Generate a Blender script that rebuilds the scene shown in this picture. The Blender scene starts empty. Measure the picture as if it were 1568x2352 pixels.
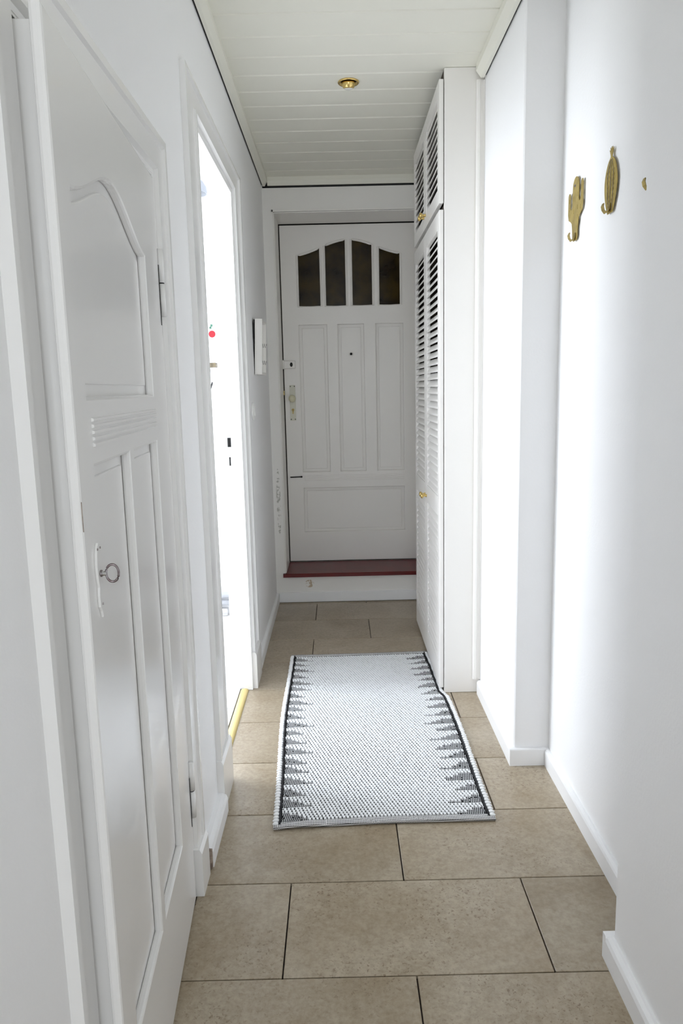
import bpy, bmesh, math, random
from math import sin, cos, pi, radians
from mathutils import Matrix, Vector

S = bpy.context.scene
COL = S.collection
random.seed(7)

# ------------------------------------------------------------------ camera
CAM_H = 1.28
YAW, PITCH, ROLL, FPX = radians(.105), radians(9.46), radians(-1.31), 1705.0
fw = Vector((sin(YAW)*cos(PITCH), cos(YAW)*cos(PITCH), -sin(PITCH)))
rt = Vector((cos(YAW), -sin(YAW), 0)); up = rt.cross(fw)
r2 = rt*cos(ROLL) + up*sin(ROLL); u2 = up*cos(ROLL) - rt*sin(ROLL)
cam = bpy.data.objects.new('camera', bpy.data.cameras.new('camera')); COL.objects.link(cam)
M = Matrix.Identity(4)
for i in range(3):
    M[i][0], M[i][1], M[i][2] = r2[i], u2[i], -fw[i]
M[2][3] = CAM_H
cam.matrix_world = M
cam.data.sensor_fit = 'VERTICAL'; cam.data.sensor_height = 36.0
cam.data.lens = FPX/2352*36.0
cam.data.clip_start = .05
S.camera = cam

# ------------------------------------------------------------------ world, window light, exposure
W = bpy.data.worlds.new('world'); S.world = W; W.use_nodes = True
W.node_tree.nodes['Background'].inputs[0].default_value = (.75, .87, 1.0, 1)
W.node_tree.nodes['Background'].inputs[1].default_value = 1.0

def area(name, loc, direction, sx, sy, power, color):
    l = bpy.data.lights.new(name, 'AREA'); l.shape = 'RECTANGLE'; l.size = sx; l.size_y = sy
    l.energy = power; l.color = color
    o = bpy.data.objects.new(name, l); COL.objects.link(o); o.location = loc
    o.rotation_euler = Vector(direction).to_track_quat('-Z', 'Y').to_euler()
    return o
area('kitchen_window_daylight', (-2.92, 3.20, 1.65), (1, 0, 0), .80, 1.5, 90, (.88, .935, 1.0))
area('hall_back_fill', (.05, -2.12, 1.45), (0, 1, 0), .95, 1.5, 23, (.90, .94, 1.0))  # area lamp added behind the camera to lift the near hall

S.view_settings.view_transform = 'Standard'; S.view_settings.look = 'None'
S.view_settings.gamma = 1.0; S.view_settings.use_curve_mapping = False
S.view_settings.exposure = -0.03
S.cycles.max_bounces = 14; S.cycles.diffuse_bounces = 10; S.cycles.glossy_bounces = 6

# ------------------------------------------------------------------ materials
def mat(name, color, rough=.5, metal=0.0, bump=0, bscale=80, coat=0.0, spec=.5, trans=0.0, build=None, mottled=None):
    m = bpy.data.materials.new(name); m.use_nodes = True
    nt = m.node_tree; b = nt.nodes['Principled BSDF']
    b.inputs['Base Color'].default_value = (*color, 1); b.inputs['Roughness'].default_value = rough
    b.inputs['Metallic'].default_value = metal; b.inputs['Coat Weight'].default_value = coat
    b.inputs['Specular IOR Level'].default_value = spec; b.inputs['Transmission Weight'].default_value = trans
    tc = nt.nodes.new('ShaderNodeTexCoord')
    if mottled:
        c2, sc, det = mottled
        n = nt.nodes.new('ShaderNodeTexNoise'); n.inputs['Scale'].default_value = sc; n.inputs['Detail'].default_value = det
        nt.links.new(tc.outputs['Object'], n.inputs['Vector'])
        r = nt.nodes.new('ShaderNodeValToRGB'); r.color_ramp.elements[0].color = (*color, 1); r.color_ramp.elements[1].color = (*c2, 1)
        r.color_ramp.elements[0].position = .35; r.color_ramp.elements[1].position = .65
        nt.links.new(n.outputs[0], r.inputs[0]); nt.links.new(r.outputs[0], b.inputs['Base Color'])
    if bump:
        n = nt.nodes.new('ShaderNodeTexNoise'); n.inputs['Scale'].default_value = bscale; n.inputs['Detail'].default_value = 4
        nt.links.new(tc.outputs['Object'], n.inputs['Vector'])
        bp = nt.nodes.new('ShaderNodeBump'); bp.inputs['Strength'].default_value = bump; bp.inputs['Distance'].default_value = .004
        nt.links.new(n.outputs[0], bp.inputs['Height']); nt.links.new(bp.outputs[0], b.inputs['Normal'])
    if build: build(nt, b, tc)
    return m

def scuffs(nt, b, tc):                     # two old marks on the far wall: a rubbed streak and a brown smudge
    base = b.inputs['Base Color'].default_value[:]
    col = nt.nodes.new('ShaderNodeRGB'); col.outputs[0].default_value = base
    prev = col.outputs[0]
    for (cx, cz, rx, rz, c, thr, sc) in ((-.365, .62, .012, .20, (.45, .44, .40, 1), .50, 60), (-.195, .115, .028, .024, (.52, .42, .30, 1), .46, 50)):
        mp = nt.nodes.new('ShaderNodeMapping'); mp.inputs['Location'].default_value = (-cx/rx, 0, -cz/rz)
        mp.inputs['Scale'].default_value = (1/rx, 0, 1/rz)
        nt.links.new(tc.outputs['Object'], mp.inputs['Vector'])
        ln = nt.nodes.new('ShaderNodeVectorMath'); ln.operation = 'LENGTH'; nt.links.new(mp.outputs[0], ln.inputs[0])
        ins = nt.nodes.new('ShaderNodeMath'); ins.operation = 'LESS_THAN'; ins.inputs[1].default_value = 1
        nt.links.new(ln.outputs['Value'], ins.inputs[0])
        n = nt.nodes.new('ShaderNodeTexNoise'); n.inputs['Scale'].default_value = sc; n.inputs['Detail'].default_value = 3
        nt.links.new(tc.outputs['Object'], n.inputs['Vector'])
        mr = nt.nodes.new('ShaderNodeMapRange'); mr.inputs['From Min'].default_value = thr; mr.inputs['From Max'].default_value = thr+.12
        nt.links.new(n.outputs[0], mr.inputs[0])
        mu = nt.nodes.new('ShaderNodeMath'); mu.operation = 'MULTIPLY'
        nt.links.new(ins.outputs[0], mu.inputs[0]); nt.links.new(mr.outputs[0], mu.inputs[1])
        mx = nt.nodes.new('ShaderNodeMix'); mx.data_type = 'RGBA'; mx.inputs['B'].default_value = c
        nt.links.new(mu.outputs[0], mx.inputs['Factor']); nt.links.new(prev, mx.inputs['A']); prev = mx.outputs['Result']
    nt.links.new(prev, b.inputs['Base Color'])

def stone(nt, b, tc):                      # mottled beige stone-look tile, shifted per tile
    oi = nt.nodes.new('ShaderNodeObjectInfo')
    ml = nt.nodes.new('ShaderNodeMath'); ml.operation = 'MULTIPLY'; ml.inputs[1].default_value = 37.0
    nt.links.new(oi.outputs['Random'], ml.inputs[0])
    ad = nt.nodes.new('ShaderNodeVectorMath'); ad.operation = 'ADD'
    nt.links.new(tc.outputs['Object'], ad.inputs[0]); nt.links.new(ml.outputs[0], ad.inputs[1])
    def noise(sc, det, rough=.55, dist=0.0):
        n = nt.nodes.new('ShaderNodeTexNoise'); n.inputs['Scale'].default_value = sc; n.inputs['Detail'].default_value = det
        n.inputs['Roughness'].default_value = rough; n.inputs['Distortion'].default_value = dist
        nt.links.new(ad.outputs[0], n.inputs['Vector']); return n
    def ramp(n, p0, c0, p1, c1):
        r = nt.nodes.new('ShaderNodeValToRGB'); e = r.color_ramp.elements
        e[0].position = p0; e[0].color = c0; e[1].position = p1; e[1].color = c1
        nt.links.new(n.outputs[0], r.inputs[0]); return r
    big = ramp(noise(4.5, 5, .6, .4), .3, (.325, .262, .18, 1), .72, (.445, .39, .305, 1))
    fine = ramp(noise(70, 5, .7), .30, (.72, .68, .62, 1), .62, (1.06, 1.05, 1.04, 1))
    m1 = nt.nodes.new('ShaderNodeMix'); m1.data_type = 'RGBA'; m1.blend_type = 'MULTIPLY'; m1.inputs['Factor'].default_value = .8
    nt.links.new(big.outputs[0], m1.inputs['A']); nt.links.new(fine.outputs[0], m1.inputs['B'])
    patch = ramp(noise(4.0, 3), .40, (0, 0, 0, 1), .62, (1, 1, 1, 1))
    spots = ramp(noise(130, 3, .6, .6), .57, (0, 0, 0, 1), .66, (1, 1, 1, 1))
    mm = nt.nodes.new('ShaderNodeMath'); mm.operation = 'MULTIPLY'
    nt.links.new(patch.outputs[0], mm.inputs[0]); nt.links.new(spots.outputs[0], mm.inputs[1])
    m2 = nt.nodes.new('ShaderNodeMix'); m2.data_type = 'RGBA'; m2.inputs['B'].default_value = (.15, .10, .06, 1)
    m3 = nt.nodes.new('ShaderNodeMath'); m3.operation = 'MULTIPLY'; m3.inputs[1].default_value = .75
    nt.links.new(mm.outputs[0], m3.inputs[0]); nt.links.new(m3.outputs[0], m2.inputs['Factor'])
    nt.links.new(m1.outputs['Result'], m2.inputs['A'])
    hs = nt.nodes.new('ShaderNodeHueSaturation')
    mr = nt.nodes.new('ShaderNodeMapRange'); mr.inputs['To Min'].default_value = .92; mr.inputs['To Max'].default_value = 1.08
    nt.links.new(oi.outputs['Random'], mr.inputs[0]); nt.links.new(mr.outputs[0], hs.inputs['Value'])
    nt.links.new(m2.outputs['Result'], hs.inputs['Color']); nt.links.new(hs.outputs[0], b.inputs['Base Color'])
    bp = nt.nodes.new('ShaderNodeBump'); bp.inputs['Strength'].default_value = .25; bp.inputs['Distance'].default_value = .002
    nt.links.new(noise(60, 5).outputs[0], bp.inputs['Height']); nt.links.new(bp.outputs[0], b.inputs['Normal'])

def hemweave(nt, b, tc):                   # fine diagonal black and white weave of the rug's hems
    mp = nt.nodes.new('ShaderNodeMapping'); mp.inputs['Rotation'].default_value = (0, 0, radians(45)); mp.inputs['Scale'].default_value = (1, 1, 1)
    nt.links.new(tc.outputs['Object'], mp.inputs['Vector'])
    ck = nt.nodes.new('ShaderNodeTexChecker'); ck.inputs['Scale'].default_value = 290
    ck.inputs['Color1'].default_value = (.80, .80, .80, 1); ck.inputs['Color2'].default_value = (.05, .05, .05, 1)
    nt.links.new(mp.outputs[0], ck.inputs['Vector']); nt.links.new(ck.outputs[0], b.inputs['Base Color'])

WALL = mat('white_wall_paint', (.885, .885, .89), .6, bump=.12, bscale=140)
WALLF = mat('white_wall_paint_scuffed', (.86, .845, .815), .6, bump=.08, bscale=140, build=scuffs)
CEIL = mat('white_ceiling_board', (.81, .80, .71), .45)
GLOSS = mat('white_gloss_lacquer', (.85, .845, .835), .22, coat=.15, bump=.012, bscale=25)
SATIN = mat('white_satin_lacquer', (.86, .84, .805), .35)
BASEW = mat('white_baseboard_foil', (.88, .885, .895), .35)
TILE = mat('beige_stone_tile', (.5, .45, .36), .31, build=stone)
GROUT = mat('dark_brown_joint', (.035, .022, .018), .8)
KTILE = mat('white_kitchen_tile', (.62, .61, .60), .3)
PIPEW = mat('grey_white_pipe_paint', (.42, .43, .45), .4)
KGROUT = mat('grey_grout', (.35, .36, .38), .8)
BRASS = mat('polished_brass', (.78, .58, .22), .22, metal=1)
DARKBR = mat('aged_brass', (.40, .31, .13), .4, metal=1, mottled=((.30, .22, .08), 60, 3))
BRONZE = mat('golden_sheet_metal', (.44, .33, .085), .40, metal=.6, mottled=((.34, .25, .06), 30, 3))
CHROME = mat('worn_nickel', (.62, .62, .62), .18, metal=1)
RUST = mat('dark_worn_steel', (.16, .11, .11), .3, metal=.8, mottled=((.35, .33, .34), 90, 3))
BLACK = mat('black_shade_and_parts', (.008, .008, .008), .7)  # for small black parts, and painted into gaps as their shade
RED = mat('red_floor_lacquer', (.125, .002, .003), .36, mottled=((.095, .0015, .002), 12, 4))
AMBER = mat('dark_amber_glass', (.050, .031, .005), .12, trans=.1, spec=.12, mottled=((.013, .007, .002), 8, 4))
CREAM = mat('cream_plastic_knob', (.70, .67, .48), .3)
CREAMP = mat('cream_lacquered_plate', (.66, .65, .54), .3)
GOLDPL = mat('golden_anodised_strip', (.72, .58, .25), .4, metal=.45)
WOOL = mat('white_cotton_yarn', (.86, .87, .88), .9, bump=.25, bscale=300)
BLACKY = mat('black_cotton_yarn', (.015, .015, .018), .9)
HEM = mat('black_white_hem_weave', (.6, .6, .6), .9, build=hemweave)
PLASTIC = mat('white_switch_plastic', (.85, .85, .83), .3)
WOOD = mat('dark_striped_wood', (.015, .010, .005), .6, mottled=((.15, .12, .07), 45, 2))
GREYM = mat('grey_lamp_enamel', (.22, .235, .26), .5)
YELLOW = mat('yellow_enamel', (.55, .48, .04), .5)
PAPER = mat('white_paper', (.85, .85, .84), .8)
CHERRY = mat('cherry_red_print', (.30, .012, .02), .8)
LEAFP = mat('dark_green_print', (.04, .12, .08), .8)
INKP = mat('pale_grey_print', (.16, .16, .17), .8)
RAWW = mat('bare_dirty_wood', (.42, .34, .28), .8, mottled=((.20, .15, .12), 70, 3))
INSIDE = mat('darkened_cupboard_inside', (.07, .055, .04), .9, mottled=((.045, .035, .025), 80, 3))  # inside coloured dark so the slat gaps look shaded
LENS = mat('frosted_bulb_glass', (.75, .74, .70), .15)
GLASS = mat('window_glass', (.95, .97, .98), .05, trans=1.0)

# ------------------------------------------------------------------ mesh helpers
def add(name, verts, faces, m, parent=None, smooth=False, loc=None):
    me = bpy.data.meshes.new(name); me.from_pydata([tuple(v) for v in verts], [], faces); me.update()
    me.materials.append(m)
    if smooth:
        for p in me.polygons: p.use_smooth = True
    o = bpy.data.objects.new(name, me); COL.objects.link(o)
    if parent: o.parent = parent
    if loc: o.location = loc
    return o

class MB:
    def __init__(s): s.v = []; s.f = []
    def box(s, x0, x1, y0, y1, z0, z1, ch=0.0):
        if ch <= 0:
            b = len(s.v)
            s.v += [(x, y, z) for z in (z0, z1) for y in (y0, y1) for x in (x0, x1)]
            s.f += [tuple(b+i for i in q) for q in ((0,2,3,1),(4,5,7,6),(0,1,5,4),(2,6,7,3),(0,4,6,2),(1,3,7,5))]
        else:
            bm = bmesh.new(); bmesh.ops.create_cube(bm, size=1)
            for v in bm.verts:
                v.co = Vector(((x0+x1)/2+v.co.x*(x1-x0), (y0+y1)/2+v.co.y*(y1-y0), (z0+z1)/2+v.co.z*(z1-z0)))
            bmesh.ops.bevel(bm, geom=bm.edges[:], offset=ch, segments=1, affect='EDGES')
            s.bm(bm)
        return s
    def bm(s, bm):
        b = len(s.v); bm.verts.index_update()
        s.v += [tuple(v.co) for v in bm.verts]; s.f += [tuple(b+v.index for v in f.verts) for f in bm.faces]; bm.free(); return s
    def prism(s, pts, a, b, axis):          # polygon pts (p,q) swept from a to b along an axis
        n = len(pts); o = len(s.v)
        def P(p, q, t):
            return (t, p, q) if axis == 'x' else ((p, t, q) if axis == 'y' else (p, q, t))
        s.v += [P(p, q, a) for p, q in pts] + [P(p, q, b) for p, q in pts]
        s.f += [tuple(o+i for i in range(n)), tuple(o+n+i for i in reversed(range(n)))]
        s.f += [(o+i, o+n+i, o+n+(i+1) % n, o+(i+1) % n) for i in range(n)]
        return s
    def tube(s, pts, r, seg=8, closed=False):
        pts = [Vector(p) for p in pts]; n = len(pts); o = len(s.v); rr = r if isinstance(r, (list, tuple)) else [r]*n
        for i, p in enumerate(pts):
            a = pts[(i-1) % n] if (closed or i > 0) else p
            c = pts[(i+1) % n] if (closed or i < n-1) else p
            d = (c-a).normalized()
            h = Vector((0, 0, 1)) if abs(d.z) < .9 else Vector((1, 0, 0))
            u = d.cross(h).normalized(); w = u.cross(d)
            for k in range(seg):
                t = 2*pi*k/seg; s.v.append(tuple(p + (u*cos(t)+w*sin(t))*rr[i]))
        for i in range(n if closed else n-1):
            j = (i+1) % n
            for k in range(seg):
                l = (k+1) % seg
                s.f.append((o+i*seg+k, o+i*seg+l, o+j*seg+l, o+j*seg+k))
        if not closed:
            s.f.append(tuple(o+k for k in reversed(range(seg)))); s.f.append(tuple(o+(n-1)*seg+k for k in range(seg)))
        return s
    def lathe(s, prof, origin, axis, seg=20, cap=True):   # prof: (radius, distance along axis)
        ax = Vector(axis).normalized(); h = Vector((0, 0, 1)) if abs(ax.z) < .9 else Vector((1, 0, 0))
        u = ax.cross(h).normalized(); w = ax.cross(u); O = Vector(origin); o = len(s.v)
        for r, t in prof:
            for k in range(seg):
                a = 2*pi*k/seg; s.v.append(tuple(O + ax*t + (u*cos(a)+w*sin(a))*max(r, 1e-5)))
        for i in range(len(prof)-1):
            for k in range(seg):
                l = (k+1) % seg; s.f.append((o+i*seg+k, o+i*seg+l, o+(i+1)*seg+l, o+(i+1)*seg+k))
        if cap: s.f.append(tuple(o+k for k in reversed(range(seg)))); s.f.append(tuple(o+(len(prof)-1)*seg+k for k in range(seg)))
        return s
    def ell(s, c, rx, ry, rz, nu=8, nv=5):
        o = len(s.v)
        for i in range(nv+1):
            ph = pi*i/nv
            for k in range(nu):
                t = 2*pi*k/nu; s.v.append((c[0]+rx*sin(ph)*cos(t), c[1]+ry*sin(ph)*sin(t), c[2]+rz*cos(ph)))
        for i in range(nv):
            for k in range(nu):
                l = (k+1) % nu; s.f.append((o+i*nu+k, o+(i+1)*nu+k, o+(i+1)*nu+l, o+i*nu+l))
        return s
    def build(s, name, m, parent=None, smooth=False, loc=None): return add(name, s.v, s.f, m, parent, smooth, loc)

def rect(a, b2, c, d): return [(a, c), (b2, c), (b2, d), (a, d)]
def empty(name, loc=(0, 0, 0), rz=0.0):
    o = bpy.data.objects.new(name, None); COL.objects.link(o); o.location = loc; o.rotation_euler = (0, 0, rz); o.empty_display_size = .05
    return o
def tag(o, label, cat, group=None, kind=None):
    o['label'] = label; o['category'] = cat
    if group: o['group'] = group
    if kind: o['kind'] = kind
    return o
def struct(o, label, cat): return tag(o, label, cat, kind='structure')

def plate(name, loops, thick, bevel, to3d, m, parent=None, smooth=False):
    """flat sheet from 2-D loops (first the outline, the rest holes), thickness along local z; to3d maps (p,q,d) to the parent's frame"""
    cu = bpy.data.curves.new(name, 'CURVE'); cu.dimensions = '2D'; cu.fill_mode = 'BOTH'
    cu.extrude = max(thick/2-bevel, 1e-5); cu.bevel_depth = bevel; cu.bevel_resolution = 1; cu.offset = -bevel
    for lp in loops:
        sp = cu.splines.new('POLY'); sp.points.add(len(lp)-1); sp.use_cyclic_u = True
        for i, (p, q) in enumerate(lp): sp.points[i].co = (p, q, 0, 1)
    co = bpy.data.objects.new(name, cu); COL.objects.link(co)
    dg = bpy.context.evaluated_depsgraph_get(); dg.update()
    me = bpy.data.meshes.new_from_object(co.evaluated_get(dg))
    vs = [to3d(v.co.x, v.co.y, v.co.z) for v in me.vertices]; fs = [tuple(p.vertices) for p in me.polygons]
    bpy.data.objects.remove(co); bpy.data.curves.remove(cu); bpy.data.meshes.remove(me)
    return add(name, vs, fs, m, parent, smooth)

def wall_holes(mb, axis, a0, a1, p0, p1, z0, z1, holes):
    """wall of thickness a0..a1 along axis, running p0..p1, with rectangular holes (p0,p1,z0,z1)"""
    ps = sorted({p0, p1, *[h[0] for h in holes], *[h[1] for h in holes]}); zs = sorted({z0, z1, *[h[2] for h in holes], *[h[3] for h in holes]})
    for i in range(len(ps)-1):
        cz = None
        for j in range(len(zs)-1):
            pc, zc = (ps[i]+ps[i+1])/2, (zs[j]+zs[j+1])/2
            solid = not any(h[0] < pc < h[1] and h[2] < zc < h[3] for h in holes)
            if solid and cz is None: cz = zs[j]
            if cz is not None and (not solid or j == len(zs)-2):
                top = zs[j+1] if solid else zs[j]
                if axis == 'x': mb.box(a0, a1, ps[i], ps[i+1], cz, top)
                else: mb.box(ps[i], ps[i+1], a0, a1, cz, top)
                cz = None
    return mb

# ------------------------------------------------------------------ the shell
XL, XLK = -.396, -.480          # hall face and kitchen face of the left wall
XA, XB, XC = .588, .690, .572   # right side: near block, recess, column by the cupboard
YF, YD = 4.378, 4.670           # far wall face, face of the entrance door leaf
ZC = 2.44
Y0 = -2.2
KX0, KY0, KY1 = -3.0, 1.98, 4.17
K_N, K_F, K_T = 2.298, 3.065, 2.056      # kitchen opening
C_N, C_F, C_T = 1.000, 1.722, 1.752       # closet opening

mb = MB(); mb.box(-3.1, .80, Y0-.1, 5.2, -.06, -.012)
floor = struct(mb.build('floor', GROUT), 'dark joints under the beige stone-look floor tiles of the hallway', 'floor')
ROW, TL = .3204, .602
k = -11
while True:
    ya = 1.446+ROW*k; yb = ya+ROW
    if ya > YF-.02: break
    x = (-.151 if k % 2 == 0 else .145) - 3*TL
    xlo = -.432 if (yb > K_N+.01 and ya < K_F-.01) else XL+.004
    while x < .70:
        xa, xb = max(x, xlo)+.0016, min(x+TL, .70)-.0016
        yy0, yy1 = max(ya, Y0)+.0016, min(yb, YF-.004)-.0016
        if xb-xa > .03 and yy1-yy0 > .03:
            MB().box(xa, xb, yy0, yy1, -.011, 0, .0012).build('tile', TILE, floor)
        x += TL
    k += 1
kf = struct(MB().box(KX0, -.447, KY0, KY1, -.0118, -.006).build('floor_kitchen', KGROUT), 'grey joints under the white kitchen floor tiles', 'floor')
kx = -.449
for i in range(9):
    for j in range(8):
        a, b2 = kx-.305*(i+1)+.002, kx-.305*i-.002
        c, d = KY0-.02+.3*j+.002, KY0-.02+.3*(j+1)-.002
        a = max(a, KX0); c = max(c, KY0); d = min(d, KY1)
        if b2-a > .02 and d-c > .02: MB().box(a, b2, c, d, -.010, .001, .001).build('tile', KTILE, kf)

# ceiling with tongue-and-groove boards
ceil = struct(MB().box(-.55, .80, Y0-.1, 4.80, ZC+.012, ZC+.08).build('ceiling', CEIL), 'white ceiling of cross-wise tongue and groove boards', 'ceiling')
y = 2.547-.1541*31
while y < YF:
    a, b2 = max(y, Y0), min(y+.1541, YF)
    if b2-a > .01:
        w = XB if a < 2.35 else XC
        pr = [(a+.0005, ZC+.012), (a+.0005, ZC+.004), (a+.0045, ZC), (b2-.0075, ZC), (b2-.0040, ZC+.004), (b2-.0040, ZC+.008), (b2-.0005, ZC+.008), (b2-.0005, ZC+.012)]
        MB().prism(pr, XL, w, 'x').build('board', CEIL, ceil)
    y += .1541
struct(MB().box(KX0, XLK, KY0, KY1, ZC, ZC+.08).build('ceiling_kitchen', WALL), 'plain white kitchen ceiling above the open doorway', 'ceiling')

mb = MB(); wall_holes(mb, 'x', XLK, XL, Y0, YF, -.01, ZC+.012, [(K_N, K_F, -.01, K_T), (C_N, C_F, -.01, C_T)])
struct(mb.build('wall_left', WALL), 'white left hallway wall with a closet door and an open doorway', 'wall')
struct(MB().box(XA, .80, Y0, 1.472, -.01, ZC+.012, .003).build('wall_right', WALL), 'white wall corner closest to the camera on the right', 'wall')
struct(MB().box(XB, .80, 1.472, 2.36, -.01, ZC+.012).build('wall_right', WALL), 'white recessed wall carrying the golden cactus hooks', 'wall')
struct(MB().box(XC, .80, 2.36, YF, -.01, ZC+.012, .004).build('wall_right', WALL), 'white protruding wall brightly lit opposite the open doorway', 'wall')
mb = MB(); wall_holes(mb, 'y', YF, YD+.02, -.55, .80, -.01, ZC+.012, [(-.338, .512, .180, 2.262)])
struct(mb.build('wall_far', WALLF), 'white end wall around the entrance door', 'wall')
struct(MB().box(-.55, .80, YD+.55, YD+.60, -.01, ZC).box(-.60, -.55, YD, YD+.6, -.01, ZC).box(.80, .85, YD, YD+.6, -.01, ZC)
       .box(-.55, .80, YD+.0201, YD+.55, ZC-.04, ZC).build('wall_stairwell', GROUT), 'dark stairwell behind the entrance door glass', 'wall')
# hall behind the camera, with a window added to light the near end
mb = MB(); wall_holes(mb, 'y', Y0-.1, Y0, -.55, .80, -.01, ZC+.012, [(-.45, .55, .7, 2.2)])
struct(mb.build('wall_back', WALL), 'white wall behind the camera with an added window', 'wall')
# kitchen and closet shells
mb = MB(); wall_holes(mb, 'x', KX0-.1, KX0, KY0-.1, KY1+.1, -.01, ZC+.08, [(2.79, 3.61, .87, 2.40)])
struct(mb.build('wall_kitchen_window', WALL), 'white kitchen window wall', 'wall')
struct(MB().box(KX0, XLK-.001, KY1, KY1+.1, -.01, ZC).build('wall_kitchen_far', WALL), 'white kitchen wall seen through the open doorway', 'wall')
struct(MB().box(KX0, XLK-.001, KY0-.06, KY0, -.01, ZC).build('wall_kitchen_near', WALL), 'white partition between kitchen and closet', 'wall')
struct(MB().box(-1.2, -1.15, .80, 1.92, -.01, ZC).box(-1.15, XLK-.001, .80, .85, -.01, ZC).box(-1.15, XLK-.001, .85, 1.92, 1.95, 2.0).build('wall_closet', WALL), 'closet interior behind the panelled door', 'wall')

def window(name, axis, a, p0, p1, z0, z1, label):
    mb = MB(); w = .05
    def bx(pa, pb, za, zb):
        if axis == 'x': mb.box(a-.03, a+.03, pa, pb, za, zb)
        else: mb.box(pa, pb, a-.03, a+.03, za, zb)
    bx(p0, p1, z0, z0+w); bx(p0, p1, z1-w, z1); bx(p0, p0+w, z0+w, z1-w); bx(p1-w, p1, z0+w, z1-w); m_ = (p0+p1)/2; bx(m_-.03, m_+.03, z0+w, z1-w)
    o = struct(mb.build(name, SATIN), label, 'window')
    for (pa, pb) in ((p0+w, m_-.03), (m_+.03, p1-w)):
        q = MB()
        if axis == 'x': q.box(a-.002, a+.002, pa, pb, z0+w, z1-w)
        else: q.box(pa, pb, a-.002, a+.002, z0+w, z1-w)
        q.build('pane', GLASS, o)
window('window_1', 'x', KX0-.05, 2.79, 3.61, .87, 2.40, 'white framed kitchen window beyond the doorway')
window('added_window', 'y', Y0-.05, -.45, .55, .7, 2.2, 'added white framed window behind the camera, for its light')

# cornices, a hair off the wall with a black strip as the gap's shade
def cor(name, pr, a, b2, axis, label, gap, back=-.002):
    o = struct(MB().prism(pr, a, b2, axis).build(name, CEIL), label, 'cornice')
    MB().prism(gap, a-back, b2-.002, axis).build('gap_shade_strip', BLACK, o)  # black strip painted in as the shade of the gap
g = .007
cor('trim_1', [(XL+g, ZC), (XL+g, 2.397), (XL+g+.012, 2.397), (XL+g+.026, 2.420), (XL+g+.026, ZC)], Y0, YF-.006, 'y', 'white cornice strip along the left wall with a black strip shading its gap', rect(XL, XL+g, 2.404, ZC))
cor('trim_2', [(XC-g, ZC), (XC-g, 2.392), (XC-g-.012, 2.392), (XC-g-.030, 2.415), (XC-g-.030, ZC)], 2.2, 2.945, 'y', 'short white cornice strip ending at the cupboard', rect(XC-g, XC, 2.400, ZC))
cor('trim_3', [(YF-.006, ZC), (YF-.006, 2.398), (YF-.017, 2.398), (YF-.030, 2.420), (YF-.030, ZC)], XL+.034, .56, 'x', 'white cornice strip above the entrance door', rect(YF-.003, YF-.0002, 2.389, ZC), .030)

# baseboards
def bboard(name, x0, x1, y0, y1, h, label, face, top=.010):
    """face: side that carries the rounded upper edge ('+x','-x','-y')"""
    if face in '+x-x':
        a, b2 = (x0, x1) if face == '+x' else (x1, x0); s = 1 if face == '+x' else -1
        pr = [(a, -.001), (b2, -.001), (b2, h-top), (b2-s*.3*top, h-.3*top), (b2-s*top, h), (a, h)]
        o = MB().prism(pr, y0, y1, 'y').build(name, BASEW)
    else:
        pr = [(y1, -.001), (y0, -.001), (y0, h-top), (y0+.3*top, h-.3*top), (y0+top, h), (y1, h)]
        o = MB().prism(pr, x0, x1, 'x').build(name, BASEW)
    return struct(o, label, 'baseboard')
bl = bboard('baseboard_left', XL, -.366, 1.840, 2.114, .060, 'thick white baseboard between the closet door and the doorway', '+x', .016)
MB().box(XL, -.368, 1.832, 1.8395, .001, .056).build('end_grain', RAWW, bl)
bboard('baseboard_left', XL, -.380, 3.249, YF-.001, .060, 'white baseboard at the far end of the left wall', '+x')
bboard('baseboard_right', .569, XA, Y0, 1.472, .062, 'white baseboard closest to the camera', '-x', .012)
bboard('baseboard_right', .569, XB, 1.472, 1.490, .062, 'white baseboard end wrapping the near right corner', '-y', .004)
bboard('baseboard_right', .674, XB, 1.491, 2.343, .060, 'white baseboard below the golden cactus hooks', '-x')
bboard('baseboard_right', .556, .689, 2.345, 2.3595, .060, 'short white baseboard on the narrow return of the column', '-y', .004)
bboard('baseboard_right', .556, XC, 2.3598, 2.95, .060, 'white baseboard on the brightly lit right wall', '-x')
bf = bboard('baseboard_far', XL+.017, .57, YF-.014, YF-.0005, .062, 'white baseboard below the red door sill', '-y', .002)
for v in bf.data.vertices:
    if v.co.z < .01: v.co.z = .005

# ------------------------------------------------------------------ kitchen doorway: casing, threshold
def sweep_u(mb, prof, nn, ff, tt, z0, kt):
    """mitred sweep of (offset from the opening, x) points up one jamb, across the head and down the other"""
    o = len(mb.v); n = len(prof)
    for p, x in prof:
        mb.v += [(x, nn-p, z0), (x, nn-p, tt+p*kt), (x, ff+p, tt+p*kt), (x, ff+p, z0)]
    for i in range(n):
        j = (i+1) % n
        for k_ in range(3): mb.f.append((o+4*i+k_, o+4*i+k_+1, o+4*j+k_+1, o+4*j+k_))
    mb.f.append(tuple(o+4*i for i in range(n))); mb.f.append(tuple(o+4*i+3 for i in reversed(range(n))))
    return mb
def casing(name, nn, ff, tt, wid, wid_top, xf, label, plinth):
    prof = [(0, .0), (.012, .0), (.016, .012), (.030, .012), (.034, .006), (.85, .006), (.89, .014), (1.0, .014)]
    pts = [(0, XL-.002)] + [(p*wid if p > .04 else p, xf-.014+d) for p, d in prof] + [(wid, XL-.002)]
    return struct(sweep_u(MB(), pts, nn, ff, tt, plinth, wid_top/wid).build(name, GLOSS), label, 'door casing')
casing('trim_4', K_N, K_F, K_T, .180, .085, -.380, 'white moulded casing around the open kitchen doorway', .16)
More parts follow.
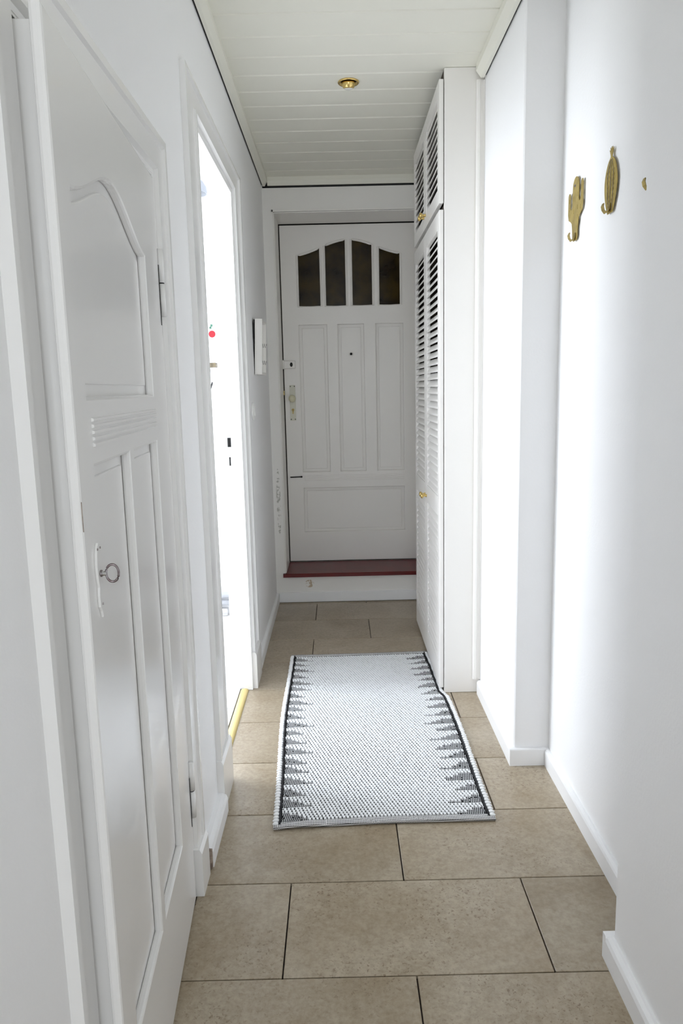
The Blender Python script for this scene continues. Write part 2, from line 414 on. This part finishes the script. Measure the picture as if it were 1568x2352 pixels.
for ya, yb, lb in ((K_N-.183, K_N, 'white plinth block at the near foot of the doorway casing'), (K_F, K_F+.183, 'white plinth block at the far foot of the doorway casing')):
    mb = MB().prism([(XL, -.001), (-.375, -.001), (-.375, .150), (-.381, .163), (XL, .163)], ya, yb, 'y')
    struct(mb.build('trim_5', GLOSS), lb, 'plinth block')
mb = MB()                                            # jamb lining with a rebate, both sides and head
for y, s in ((K_N, 1), (K_F, -1)):
    ya, yb = sorted((y, y+s*.018)); mb.box(-.431, XL+.001, ya, yb, .001, K_T)
    ya, yb = sorted((y, y+s*.006)); mb.box(XLK-.002, -.431, ya, yb, .001, K_T)
mb.box(-.431, XL+.001, K_N+.018, K_F-.018, K_T-.018, K_T); mb.box(XLK-.002, -.431, K_N+.006, K_F-.006, K_T-.006, K_T)
jamb = struct(mb.build('trim_6', GLOSS), 'white rebated jamb of the kitchen doorway with lock holes', 'door jamb')
MB().box(-.456, -.442, K_F-.0075, K_F-.0055, 1.052, 1.090).build('strike_hole', BLACK, jamb)
MB().box(-.452, -.446, K_F-.0075, K_F-.0055, .975, 1.010).build('bolt_hole', BLACK, jamb)
mb = MB(); pr = []
for i in range(9):
    t = pi*i/8; pr.append((-.430-.017*cos(t), .0005+.0075*sin(t)))
mb.prism(pr, K_N+.019, K_F-.019, 'y')
tag(mb.build('threshold_strip', GOLDPL, smooth=False), 'golden metal threshold strip on the floor of the kitchen doorway', 'threshold')

# ------------------------------------------------------------------ ogee outline shared by both doors
def ogee(t):                                          # 0 at the sides, 1 at the middle
    t = max(0.0, min(1.0, 1-abs(2*t-1)))
    return t*t*(3-2*t)*.75 + .25*sin(pi*t/2)

# ------------------------------------------------------------------ closet door, left, slightly ajar
TH = radians(3.8); LEN, LH = .752, 1.742
hall = empty('door_1', (-.390, 1.716, 0), 0)
hall.rotation_euler = (0, 0, TH)                     # local -y runs from the hinge towards the camera, local +x faces the hall
struct(hall, 'white panelled closet door standing slightly ajar on the left', 'door')
T3 = lambda p, q, d: (d-.008, -p, q)                 # p: distance from hinge, q: height
u0, u1, uz0, uzs, uzp = .165, .680, 1.276, 1.548, 1.618
arch = [(u0, uz0), (u1, uz0)] + [(u1+(u0-u1)*i/24, uzs+(uzp-uzs)*ogee(i/24)) for i in range(25)]
holes = [arch, rect(.160, .392, .254, 1.178), rect(.432, .668, .254, 1.178)]
leaf = plate('leaf', [rect(.004, LEN, .006, LH)] + holes, .016, .005, T3, GLOSS, hall)
MB().box(-.0500, -.016, -LEN+.040, -.004, .006, LH-.004, .001).build('leaf_core', GLOSS, hall)
for lp in holes:                                     # recessed fields with a raised centre
    cx = sum(p for p, q in lp)/len(lp); pp = [p for p, q in lp]; qq = [q for p, q in lp]
    c0, c1 = (min(pp)+max(pp))/2, (min(qq)+max(qq))/2
    fx, fz = 1-.036/(max(pp)-min(pp))*2*.5, 1-.036/(max(qq)-min(qq))*2*.5
    inn = [(c0+(p-c0)*fx, c1+(q-c1)*fz) for p, q in lp]
    plate('panel', [inn], .008, .003, lambda p, q, d: (d-.0155, -p, q), GLOSS, hall)
for i in range(5):                                   # reeded band between the panels
    z = 1.206+.0088*i
    MB().prism([(-.001, z), (.0035, z+.001), (.0035, z+.0046), (-.001, z+.0062)], -.668, -.160, 'y').build('reed', GLOSS, hall)
for z0 in (.225, 1.448):                             # barrel hinges
    hg = MB().tube([(.003, .004, z0), (.003, .004, z0+.070)], .0085, 10).tube([(.003, .004, z0+.073), (.003, .004, z0+.145)], .0085, 10).build('hinge', GLOSS, hall, True)
    MB().tube([(.003, .004, z0+.0695), (.003, .004, z0+.0735)], .0070, 10).build('knuckle_gap_shade', BLACK, hg)  # black ring as painted shade between the knuckles
    MB().box(.0002, .0012, -.010, -.0055, z0-.02, z0+.11).build('hinge_shade_strip', BLACK, hg)  # black strip as painted shade beside the hinge
# escutcheon with pointed foot
esc = [(.697, .966), (.701, .976), (.708, .984), (.709, 1.000), (.706, 1.012), (.709, 1.024), (.711, 1.045), (.708, 1.060), (.703, 1.070), (.697, 1.074), (.691, 1.070), (.686, 1.060), (.683, 1.045), (.685, 1.024), (.688, 1.012), (.685, 1.000), (.686, .984), (.693, .976)]
es = plate('escutcheon', [esc], .004, .001, lambda p, q, d: (d+.002, -p, q), GLOSS, hall)
for p, q in ((.690, 1.066), (.704, 1.066), (.697, .986)):
    MB().lathe([(.0018, 0), (.0016, .0012)], (.0038, -p, q), (1, 0, 0), 8).build('screw', RUST, es)
MB().box(.0002, .0010, -LEN-.0003, -LEN+.0010, 1.10, 1.14).build('chipped_paint', RAWW, hall)

# key in its lock
def dworld(p, q, d):
    v = Matrix.Rotation(TH, 4, 'Z') @ Vector((d, -p, q)); return (v.x-.390, v.y+1.716, v.z)
ky = empty('door_key', dworld(.697, 1.030, 0)); ky.rotation_euler = (0, 0, TH)
tag(ky, 'worn nickel key with an oval ring bow in the closet door lock', 'key')
MB().tube([(-.02, 0, 0), (.0125, 0, 0)], .0034, 10).build('shaft', CHROME, ky, True)
MB().lathe([(.0045, .0040), (.0050, .0046), (.0050, .0062), (.0045, .0068)], (0, 0, 0), (1, 0, 0), 12).build('collar', RUST, ky, True)
bow = [(.0205+.0085*cos(t), .001*cos(t), .0125*sin(t)) for t in [2*pi*i/28 for i in range(28)]]
MB().tube(bow, .0018, 8, True).build('bow', RUST, ky, True)

mb = MB()
prof = [(0, 0), (.010, 0), (.014, .010), (.064, .010), (.068, .016), (.083, .016)]
sweep_u(mb, [(0, XL-.002)] + [(p, -.393+d) for p, d in prof] + [(.083, XL-.002)], C_N, C_F, C_T, .004, .085/.083)
cs = struct(mb.build('trim_7', GLOSS), 'white moulded casing around the panelled closet door', 'door casing')
MB().prism([(XL, .0), (-.371, .0), (-.371, .118), (-.377, .130), (XL, .130)], C_F, C_F+.090, 'y').build('plinth_block', GLOSS, cs)
MB().box(XL, -.372, C_F+.004, C_F+.028, .0, .004).build('bare_foot', RAWW, cs)
mb = MB()
for y, s in ((C_N, 1), (C_F, -1)):
    ya, yb = sorted((y, y+s*.003)); mb.box(XLK, XL+.002, ya, yb, .001, C_T)
mb.box(XLK, XL+.002, C_N+.003, C_F-.003, C_T-.004, C_T)
struct(mb.build('trim_8', GLOSS), 'white jamb lining behind the closet door', 'door jamb')

# ------------------------------------------------------------------ entrance door at the far end
ed = empty('door_2', (.0865, YD, .182))
struct(ed, 'white panelled entrance door with four dark arched glass panes', 'door')
EX, EZ = .0865, .182
E3 = lambda y: (lambda p, q, d: (p-EX, y-YD+d, q-EZ))
def topz(x): return 2.076+.086*ogee((x+.226)/.625)
panes = []
for a, b2 in ((-.226, -.084), (-.062, .071), (.100, .231), (.263, .399)):
    panes.append([(a, 1.776), (b2, 1.776)] + [(b2+(a-b2)*i/8, topz(b2+(a-b2)*i/8)) for i in range(9)])
flds = [rect(-.226, -.056, .764, 1.666), rect(.012, .170, .764, 1.666), rect(.244, .411, .764, 1.666), rect(-.226, .411, .378, .660)]
plate('leaf', [rect(-.3275, .503, .187, 2.2505)] + panes + flds, .020, .004, E3(YD+.010), SATIN, ed)
MB().box(-.3275-EX, .503-EX, .021, .036, 0.005, 1.58-.004).build('leaf_core', SATIN, ed)
for lp in panes:
    plate('glass_pane', [[(p+(.004 if p < sum(a for a, b_ in lp)/len(lp) else -.004), q) for p, q in lp]], .005, .0005, E3(YD+.014), AMBER, ed)
    MB().tube([(p-EX, -.001, q-EZ) for p, q in lp], .0070, 8, True).build('glazing_bead', SATIN, ed, False)
for lp in flds:
    a, b2, c, d = lp[0][0], lp[1][0], lp[0][1], lp[2][1]
    plate('panel', [rect(a+.018, b2-.018, c+.018, d-.018)], .006, .002, E3(YD+.0165), SATIN, ed)
for i in range(4):
    z = .704+.0105*i-EZ
    MB().prism([(.002, z), (-.003, z+.0015), (-.003, z+.0055), (.002, z+.0075)], -.218-EX, .411-EX, 'x').build('reed', SATIN, ed)
pp_ = MB().lathe([(.0125, .003), (.0125, -.004), (.009, -.006)], (.090-EX, 0, 1.487-EZ), (0, 1, 0), 18).build('peephole', SATIN, ed, True)
MB().lathe([(.0078, -.0065), (.0070, -.0072)], (.090-EX, 0, 1.487-EZ), (0, 1, 0), 14).build('lens', BLACK, pp_)
rl = MB().box(-.331-EX, -.254-EX, -.022, .001, 1.406-EZ, 1.455-EZ, .004).build('rim_lock', SATIN, ed)
MB().ell((-.279-EX, -.0225, 1.430-EZ), .0085, .003, .0135, 14, 8).build('cylinder_hole', BLACK, rl)
hp = plate('handle_plate', [rect(-.296, -.261, 1.088, 1.306)], .004, .001, E3(YD-.002), CREAMP, ed)
for p, q in ((-.291, 1.298), (-.266, 1.298), (-.291, 1.096), (-.266, 1.096)):
    MB().lathe([(.0035, 0), (.003, .0012)], (p-EX, -.0038, q-EZ), (0, -1, 0), 8).build('screw', BLACK, hp)
MB().lathe([(.010, 0), (.010, .022), (.016, .026), (.0215, .034), (.0225, .042), (.019, .052), (.010, .057)], (-.279-EX, -.003, 1.224-EZ), (0, -1, 0), 22).build('door_knob', CREAM, ed, True)
cy = MB().lathe([(.0085, 0), (.0085, .004)], (-.2785-EX, -.0035, 1.154-EZ), (0, -1, 0), 16).box(-.2825-EX, -.2745-EX, -.0075, -.0035, 1.130-EZ, 1.150-EZ, .001).build('lock_cylinder', DARKBR, ed)
MB().box(-.2797-EX, -.2775-EX, -.0085, -.0074, 1.149-EZ, 1.159-EZ).build('keyway', BLACK, cy)
bo = MB().tube([(-.309-EX, -.006, .733-EZ), (-.240-EX, -.006, .734-EZ)], .0035, 8).ell((-.238-EX, -.006, .734-EZ), .006, .006, .006).build('sliding_bolt', BLACK, ed, True)
jp = struct(MB().box(-.3375, -.3325, YF+.004, YD-.001, .183, 2.259).box(-.3325, .507, YF+.004, YD-.001, 2.2565, 2.2605).box(.507, .5115, YF+.004, YD-.001, .183, 2.2565).build('trim_9', SATIN), 'white deep reveal around the entrance door', 'door jamb')
MB().box(-.3325, -.322, YD-.030, YD-.004, 1.404, 1.458, .003).build('lock_keeper', SATIN, jp)
MB().box(-.3325, -.326, YD-.022, YD-.004, 1.246, 1.272, .001).build('latch_keeper', DARKBR, jp)
struct(MB().box(-.345, -.338, YF-.006, YF, .185, 2.272).box(-.345, .518, YF-.006, YF, 2.262, 2.272).build('trim_10', SATIN), 'thin white edge strip framing the entrance door recess', 'door casing')
mb = MB().prism([(YF-.022, .160), (YF-.022, .178), (YF-.018, .182), (YD+.0, .182), (YD+.0, .166), (YF, .166), (YF, .160)], -.3375, .5115, 'x')
mb.box(-.352, -.3375, YF-.022, YF-.0002, .160, .181)
struct(mb.build('door_sill', RED), 'dark red painted wooden sill below the entrance door', 'door sill')

# ------------------------------------------------------------------ louvred cupboard
CX, CY0, CY1 = .4225, 2.970, 3.900
cb = empty('louvred_cupboard', (CX, CY0, 0))
tag(cb, 'tall white built-in cupboard with louvred doors and brass knobs', 'cupboard')
def cpart(name, x0, x1, y0, y1, z0, z1, m=SATIN): return MB().box(x0-CX, x1-CX, y0-CY0, y1-CY0, z0, z1, .001).build(name, m, cb)
cpart('side_panel', CX, XC-.001, CY0, CY0+.018, .001, ZC-.001)
cpart('side_panel', CX, XC-.001, CY1-.018, CY1, .001, ZC-.001)
cpart('back_panel', XC-.009, XC-.001, CY0+.018, CY1-.018, .016, ZC-.001, INSIDE)
cpart('bottom_panel', CX+.03, XC-.009, CY0+.018, CY1-.018, .016, .034, INSIDE)
cpart('top_panel', CX, XC-.009, CY0+.018, CY1-.018, 2.41, ZC-.001, INSIDE)
cpart('divider_panel', CX, XC-.009, CY0+.018, CY1-.018, 1.944, 1.962, INSIDE)
cpart('shade_liner', CX+.004, XC-.010, CY0+.0185, CY0+.022, .036, 2.408, INSIDE); cpart('shade_liner', CX+.004, XC-.010, CY1-.022, CY1-.0185, .036, 2.408, INSIDE)  # liners added to darken the sides behind the slats
cs_ = MB().prism([(.540-CX, -.0005), (.540-CX, -.010), (.545-CX, -.014), (.552-CX, -.016), (.556-CX, -.009), (.565-CX, -.009), (.5715-CX, -.014), (.5715-CX, -.0005)], .062, 2.391, 'z').build('cover_strip', SATIN, cb)
slat_mesh = {}
def slat_for(door, ylen, yloc, z):
    key = round(ylen, 4)
    if key not in slat_mesh:
        pr = [(.0015, 0.0), (.0015, .0085), (.0175, .0285), (.0175, .0200)]
        o = MB().prism(pr, -ylen/2, ylen/2, 'y').build('slat', SATIN, door); slat_mesh[key] = o.data
    else:
        o = bpy.data.objects.new('slat', slat_mesh[key]); COL.objects.link(o); o.parent = door
    o.location = (-.0195, yloc, z)
PITCHS = .0296
def ldoor(y0, y1, z0, z1, sections, knob_y, knob_z):
    st, x0, x1 = .050, CX-.0195, CX-.003
    mb = MB()
    a, b2 = y0-CY0, y1-CY0
    mb.box(x0-CX, x1-CX, a, a+st, z0, z1, .0015).box(x0-CX, x1-CX, b2-st, b2, z0, z1, .0015)
    zs = [z0] + [v for s_ in sections for v in s_] + [z1]
    for i in range(0, len(zs), 2): mb.box(x0-CX, x1-CX, a+st, b2-st, zs[i], zs[i+1], .001)
    d = mb.build('louvred_door', SATIN, cb)
    for (sa, sb) in sections:
        n = int((sb-sa)/PITCHS)
        for i in range(n): slat_for(d, (b2-st)-(a+st), (a+b2)/2, sa+.001+i*PITCHS)
    kb = MB().lathe([(.0075, 0), (.0065, .003), (.0045, .010), (.0060, .014), (.0115, .019), (.0125, .023), (.0105, .027), (.004, .029)], (x0-CX, knob_y-CY0, knob_z), (-1, 0, 0), 16).build('knob', BRASS, d, True)
    return d
ldoor(CY0+.003, 3.433, 1.966, 2.402, [(2.016, 2.016+PITCHS*11.25)], 3.408, 2.016)
ldoor(3.437, CY1-.003, 1.966, 2.402, [(2.016, 2.016+PITCHS*11.25)], 3.462, 2.016)
LS = [(.118, .118+PITCHS*21.4), (.832, .832+PITCHS*35.3)]
ldoor(CY0+.003, 3.433, .022, 1.942, LS, 3.408, .780)
ldoor(3.437, CY1-.003, .022, 1.942, LS, 3.462, .780)

# ------------------------------------------------------------------ rug
RO = (-.222, 2.0); RA = radians(1.4); RW, RL = .668, 1.435
rug = empty('rug', (*RO, 0), RA)
tag(rug, 'white woven cotton runner rug with black dashes and jagged dark edges', 'rug')
def rshape(u, v):
    t = v/RL; s = sin(pi*t)
    uu = u + (-.011*s)*(1-u/RW) + (.013*s)*(u/RW) + .0025*sin(9*t+u*5)
    lim = (.4185+v*.02443-RO[0]) if v > .95 else (9 if v < .86 else (.4185+.95*.02443-RO[0])+(.950-v)/.09*.026)
    full = RW + .013*s + .0025*sin(9*t+RW*5)
    if u > RW*.75 and full > lim: uu -= (full-lim)*(u-RW*.75)/(RW*.25)
    zz = .0012*sin(v*11+u*4)+.0012
    if v < .05 and u < .16: zz += .004*(1-v/.05)*sin(pi*u/.16)
    return uu, v + .006*sin(u*6.0)*(1-t) + .012*(u/RW)*(1-t), zz
def rgrid(nu, nv, ua, ub, va, vb, z, th):
    vs, fs = [], []
    for j in range(nv+1):
        for i in range(nu+1):
            u, v, dz = rshape(ua+(ub-ua)*i/nu, va+(vb-va)*j/nv); vs.append((u, v, z+dz))
    n = len(vs); vs += [(x, y, max(zz-th, .0004)) for x, y, zz in vs]
    w = nu+1
    for j in range(nv):
        for i in range(nu):
            a = j*w+i; fs += [(a, a+1, a+w+1, a+w), (n+a, n+a+w, n+a+w+1, n+a+1)]
    for i in range(nu): fs += [(i+1, i, n+i, n+i+1), (nv*w+i, nv*w+i+1, n+nv*w+i+1, n+nv*w+i)]
    for j in range(nv): fs += [(j*w, j*w+w, n+j*w+w, n+j*w), (j*w+nu+w, j*w+nu, n+j*w+nu, n+j*w+nu+w)]
    return vs, fs
HEMW, EDW = .025, .020
add('ground_weave', *rgrid(12, 24, .008, RW-.008, .010, RL-.010, .0058, .0045), BLACKY, rug, True)
sv, sf = [], []
def stitch(u0_, u1_, v0_, v1_, h, skew=0.0, flare=0.0):
    b = len(sv); z0 = .0050
    iu, iv = (u1_-u0_)*.13, (v1_-v0_)*.10
    if flare:                                          # ends spread to meet the neighbours, so the dark gap stays a short dash
        f1, f2 = (v1_-v0_)*.05, (v1_-v0_)*.14
        bot = [(u0_-flare, v0_), (u1_+flare, v0_), (u1_+flare, v0_+f1), (u1_, v0_+f2), (u1_, v1_-f2), (u1_+flare, v1_-f1), (u1_+flare, v1_), (u0_-flare, v1_), (u0_-flare, v1_-f1), (u0_, v1_-f2), (u0_, v0_+f2), (u0_-flare, v0_+f1)]
    else: bot = [(u0_, v0_), (u1_, v0_), (u1_, v1_), (u0_, v1_)]
    n = len(bot); cu_, cv_ = (u0_+u1_)/2, (v0_+v1_)/2
    for k_, z in ((0, z0), (1, h)):
        for (u, v) in bot:
            if k_: u += iu if u < cu_ else -iu; v += iv if v < cv_ else -iv
            uu, vv, dz = rshape(u+skew*(v-v0_), v); sv.append((uu, vv, z+dz))
    sf.append(tuple(range(b+n, b+2*n)))
    sf.extend([(b+i, b+(i+1) % n, b+n+(i+1) % n, b+n+i) for i in range(n)])
CW, RH = .0113, .0122
U0, U1 = EDW+.006, RW-EDW-.006
V0, V1 = HEMW+.003, RL-HEMW*.7-.001
TP = .0695                                             # pitch of the dark teeth
def dark_reach(v, side):
    ph = ((v-V0)/TP + (0.0 if side == 0 else .15)) % 1.0
    if ph > .68: return 0.0
    base = .090 if side == 0 else .100
    kk = int((v-V0)/TP)
    return (base + .016*sin(kk*2.3+side))*(1-ph/.88)
nr = int((V1-V0)/RH)
for r in range(nr):
    v0_ = V0+r*RH; sh = (-r*.0037) % CW
    rl_, rr_ = dark_reach(v0_+RH/2, 0), dark_reach(v0_+RH/2, 1)
    u = U0-CW+sh
    while u < U1:
        a, b2 = max(u, U0), min(u+CW, U1)
        c = (a+b2)/2
        if b2-a > .004:
            if c-U0 < rl_ or U1-c < rr_:
                for p in (0, 1):
                    for q in (0, 1):
                        du, dv = (b2-a)/2, RH/2
                        su = a+p*du+(.0012 if q else 0); s0 = v0_+q*dv
                        if random.random() < .95: stitch(su+.0012, su+du-.0017, s0+.0014, s0+dv-.0008, .0068)
            else:
                j = random.uniform(-.0004, .0004)
                stitch(a+.0017+j, b2-.0020+j, v0_+.0002, v0_+RH-.0003, .0090+random.uniform(-.0006, .0008), -.10, .0013)
        u += CW
o = add('stitches', sv, sf, WOOL, rug); o['kind'] = 'stuff'
for side in (0, 1):                                   # black warp cord and white whipped edge on both long sides
    uc = EDW+.001 if side == 0 else RW-EDW-.001
    pts = []
    for i in range(61):
        v = HEMW*.6+(RL-HEMW*1.2)*i/60; u_, v_, dz = rshape(uc+.0012*sin(i*1.7), v); pts.append((u_, v_, .0085+dz))
    MB().tube(pts, .0034, 6).build('edge_cord', BLACKY, rug, True)
    mb = MB(); n = 84
    for i in range(n):
        v = HEMW*.5+(RL-HEMW)*(i+.5)/n; um = uc+(-.0105 if side == 0 else .0105)
        u_, v_, dz = rshape(um, v); mb.ell((u_, v_, .0070+dz), .0105+.001*sin(i*2.1), .0076, .0060, 8, 5)
    o = mb.build('whipped_edge', WOOL, rug, True); o['kind'] = 'stuff'
for va, vb, hz in ((0, HEMW, .0080), (RL-HEMW*.7, RL, .0100)):
    add('hem', *rgrid(40, 4, .004, RW-.004, va, vb, hz, hz-.0006), HEM, rug, True)

# ------------------------------------------------------------------ cactus wall hooks on the recess wall
def hook_thing(label, y, z):
    e = empty('wall_hook', (XB-.002, y, z)); tag(e, label, 'wall hook', 'golden cactus wall hooks'); return e
H3 = lambda p, q, d: (-.004-d, -p, q)                 # p to the left as seen from the hall, so +p is away from the camera's right
def H3f(p, q, d): return (-.004+d, p, q)
def slot(p, q, l, w=.0024): return [(p-w/2, q-l/2), (p+w/2, q-l/2), (p+w/2, q+l/2), (p-w/2, q+l/2)]
def jhook(parent, p, q0, w=.020, out=.019, rise=.013, m=BRONZE):
    prof = [(-.0045, q0+.012), (-.006, q0), (-.012, q0-.008), (-out*.7, q0-.009), (-out, q0-.002), (-out-.002, q0+rise*.5), (-out, q0+rise)]
    mb = MB(); th = .0015
    ws = [w, w, w, w, w*.95, w*.9, w*.65]
    for (x, z), ww in zip(prof, ws):
        mb.v += [(x, p-ww/2, z), (x, p+ww/2, z), (x-th, p-ww/2, z+th), (x-th, p+ww/2, z+th)]
    for i in range(len(prof)-1):
        b = 4*i; c = b+4
        mb.f += [(b, b+1, c+1, c), (b+2, c+2, c+3, b+3), (b, c, c+2, b+2), (b+1, b+3, c+3, c+1)]
    mb.f += [(0, 2, 3, 1), (4*(len(prof)-1), 4*(len(prof)-1)+1, 4*(len(prof)-1)+3, 4*(len(prof)-1)+2)]
    return mb.build('hook', m, parent)
def arc(cx, cz, r, a0, a1, n): return [(cx+r*cos(radians(a0+(a1-a0)*i/n)), cz+r*sin(radians(a0+(a1-a0)*i/n))) for i in range(n+1)]
# saguaro with two raised arms; p runs along +y (away from the camera)
w = .027
sag = arc(0, .058, w, 180, 0, 10)
sag += [(w, .012), (w+.006, .004), (w+.014, .004), (w+.019, .010)] + [(w+.019, .040)] + arc(w+.029, .042, .010, 180, 0, 6) + [(w+.039, -.006), (w+.032, -.022), (w+.016, -.028), (w+.003, -.036)]
sag += [(w-.002, -.052), (w-.006, -.080), (.012, -.088), (-.014, -.088), (-w+.006, -.080), (-w+.002, -.052)]
sag += [(-w-.003, -.030), (-w-.016, -.022), (-w-.032, -.014), (-w-.037, .000)] + arc(-w-.028, .058, .009, 180, 0, 6) + [(-w-.018, .022), (-w-.014, .014), (-w-.006, .014), (-w, .022)]
slots = [slot(p, q, .012) for p, q in ((-.018, .066), (.016, .060), (-.018, .034), (.006, .026), (.020, .030), (-.019, .000), (.014, -.006), (-.020, -.026), (.016, -.034), (-.020, -.056), (.014, -.062), (w+.028, .030), (w+.028, .008), (-w-.027, .044), (-w-.026, .018), (w+.022, -.010), (-w-.018, -.004))]
h1 = hook_thing('golden saguaro cactus hook with two arms on the recessed wall', 2.205, 1.766)
plate('plate', [sag]+slots, .0016, .0002, H3f, BRONZE, h1)
jhook(h1, .0, -.080)
MB().lathe([(.0042, 0), (.003, .0018)], (-.0048, .006, .062), (-1, 0, 0), 10).build('screw', RUST, h1)
# tall ribbed cactus with a crown
def egg(f=1.0, n=18):
    R_ = []
    for i in range(n+1):
        t = i/n; z = .052-.132*t
        R_.append((.005+.044*sin(pi*t*.93)**.65*(1-.3*t), z))
    return R_
rgt = egg(); body = [(p, q) for p, q in rgt] + [(-p, q) for p, q in reversed(rgt)]
crown = [(-.006, .056), (-.014, .071), (-.008, .064), (-.006, .075), (-.002, .065), (.001, .076), (.003, .065), (.008, .075), (.008, .064), (.014, .070), (.006, .056)]
body = rgt + [(-p, q) for p, q in reversed(rgt)] + crown
h2 = hook_thing('golden ribbed barrel cactus hook with a small spiky crown on the recessed wall', 1.930, 1.772)
sl = []
for c in (-.025, -.011, .011, .025):
    for i in range(9):
        q = .030-.0115*i
        if abs(c) > .02 and (i > 6 or i < 1): continue
        sl.append(slot(c*(1-.03*i), q, .0052, .0022))
plate('plate', [body]+sl, .0016, .0002, H3f, BRONZE, h2)
for c in (-.020, 0, .020):
    MB().tube([(-.0052, c*.35, .046), (-.0052, c, .01), (-.0052, c*.9, -.03), (-.0052, c*.6, -.074)], .0007, 5).build('rib_line', RUST, h2)
jhook(h2, .004, -.070)
h3 = hook_thing('golden hook tip just peeking out beside the near right wall corner', 1.660, 1.775)
plate('plate', [[(p, q) for p, q in body]], .0016, .0002, H3f, BRONZE, h3)
jhook(h3, .022, -.080, .018, .019, .013)

# ------------------------------------------------------------------ ceiling spotlight
sp = empty('ceiling_spotlight', (.070, 3.083, ZC)); tag(sp, 'small round brass swivel spotlight set into the boarded ceiling', 'ceiling light')
MB().lathe([(.040, 0), (.0415, -.003), (.039, -.006), (.034, -.005), (.029, -.001), (.027, .004)], (0, 0, 0), (0, 0, 1), 32).build('rim', BRASS, sp, True)
MB().lathe([(.025, .002), (.0255, -.006), (.024, -.016), (.021, -.022), (.018, -.023)], (0, -.002, 0), (0, -.25, 1), 28).build('swivel_barrel', BRASS, sp, True)
MB().lathe([(.0185, -.0225), (.0165, -.026), (.010, -.0285), (.002, -.029)], (0, -.002, 0), (0, -.25, 1), 22).build('bulb', LENS, sp, True)

# ------------------------------------------------------------------ key rack and switch on the left wall
kr = empty('key_rack', (XL+.001, 3.720, 1.485)); tag(kr, 'shallow white key rack box with coiled hooks on the left wall', 'key rack')
kr.rotation_euler = (0, radians(2.2), 0)
d0, d1, yy, zz, tk = .008, .042, .105, .130, .012
MB().box(d0, d0+.006, -yy, yy, -zz, zz).build('back_panel', SATIN, kr)
MB().prism([(d0, -zz*.3), (d0, zz-.004), (d0-.008, zz-.004)], -yy+.001, yy-.001, 'y').build('black_wedge', BLACK, kr)  # black wedge filling the gap behind the tilted rack
MB().box(d0+.006, d1, -yy, -yy+tk, -zz, zz, .001).build('frame_side', SATIN, kr); MB().box(d0+.006, d1, yy-tk, yy, -zz, zz, .001).build('frame_side', SATIN, kr)
MB().box(d0+.006, d1, -yy+tk, yy-tk, zz-tk, zz, .001).build('frame_rail', SATIN, kr); MB().box(d0+.006, d1, -yy+tk, yy-tk, -zz, -zz+tk, .001).build('frame_rail', SATIN, kr)
for z in (.012, -.070):
    pts = [(d0+.010+.034*i/40, .030+.009*cos(2*pi*3.5*i/40), z+.009*sin(2*pi*3.5*i/40)) for i in range(41)]
    MB().tube(pts, .0014, 6).build('coil_hook', CHROME, kr, True)
sw = empty('light_switch', (XL, 3.470, 1.184)); tag(sw, 'round white light switch on the left wall by the doorway', 'light switch')
MB().lathe([(.040, .0005), (.040, .006), (.036, .009), (.030, .010)], (0, 0, 0), (1, 0, 0), 28).build('cover_plate', PLASTIC, sw, True)
MB().box(.010, .014, -.018, .018, -.022, .022, .002).build('rocker', PLASTIC, sw)

# ------------------------------------------------------------------ what shows of the kitchen
for z, lb, r in ((.078, 'lower white heating pipe along the kitchen wall', .017), (.122, 'upper white heating pipe along the kitchen wall', .018)):
    tag(MB().tube([(-2.6, KY1-.030, z), (-.52, KY1-.030, z)], r, 14).build('heating_pipe', PIPEW, None, True), lb, 'pipe')
tag(MB().box(-.72, -.66, KY1-.050, KY1-.004, .001, .044, .004).build('pipe_bracket', CHROME), 'small grey pipe bracket on the kitchen floor', 'bracket')
pl = empty('pendant_lamp', (-.650, 3.60, 2.220)); tag(pl, 'grey dome lamp with a yellow top hanging in the kitchen', 'lamp')
MB().lathe([(.075, -.045), (.074, -.020), (.062, .006), (.040, .020), (.038, .017), (.058, .003), (.070, -.022), (.071, -.045), (.075, -.045)], (0, 0, 0), (0, 0, 1), 24, False).build('shade', GREYM, pl, True)
MB().lathe([(.044, .016), (.036, .034), (.018, .056), (.008, .060)], (0, 0, 0), (0, 0, 1), 20).build('neck', YELLOW, pl, True)
MB().tube([(0, 0, .058), (0, 0, ZC-2.220-.001)], .003, 8).build('cable', GREYM, pl, True)
ca = empty('wall_calendar', (-.776, KY1-.001, 1.560)); tag(ca, 'white paper calendar with printed red cherries on the kitchen wall', 'calendar')
MB().box(-.13, .118, -.004, -.0005, -.11, .12).build('sheet', PAPER, ca)
for x, z, r in ((.113, .028, .019), (.040, -.028, .011), (-.03, .05, .019), (-.085, .0, .015)):
    MB().lathe([(r, .0042), (r, .0050)], (min(x, .118-.005) if r < .012 else x-.014, 0, z), (0, -1, 0), 18).build('cherry', CHERRY, ca)
for x, z in ((.098, .074), (.092, .062), (-.04, .09)):
    MB().box(x-.006, x+.006, -.0050, -.0042, z-.006, z+.006).build('leaf_print', LEAFP, ca)
for i in range(5): MB().box(-.11, .11, -.0048, -.0042, -.045-.011*i, -.0435-.011*i).build('printed_line', INKP, ca)
ws = tag(MB().box(-.95, -.655, KY1-.075, KY1-.001, 1.408, 1.432, .001).build('wall_ledge', WOOD), 'narrow dark wooden ledge on the kitchen wall under the calendar', 'shelf')
pn = empty('hanging_pen', (-.682, KY1-.078, 1.31)); tag(pn, 'black pen dangling on a thin cord below the wooden ledge', 'pen')
MB().tube([(-.004, 0, .098), (.001, 0, .05), (.004, 0, .020)], .0010, 6).build('cord', INKP, pn)
MB().tube([(.006, 0, .018), (-.006, 0, -.016)], .0045, 8).build('barrel', BLACK, pn, True)
MB().tube([(.006, -.003, .014), (.016, -.003, .008), (.014, -.003, .0)], .0012, 6).build('clip', CHROME, pn)
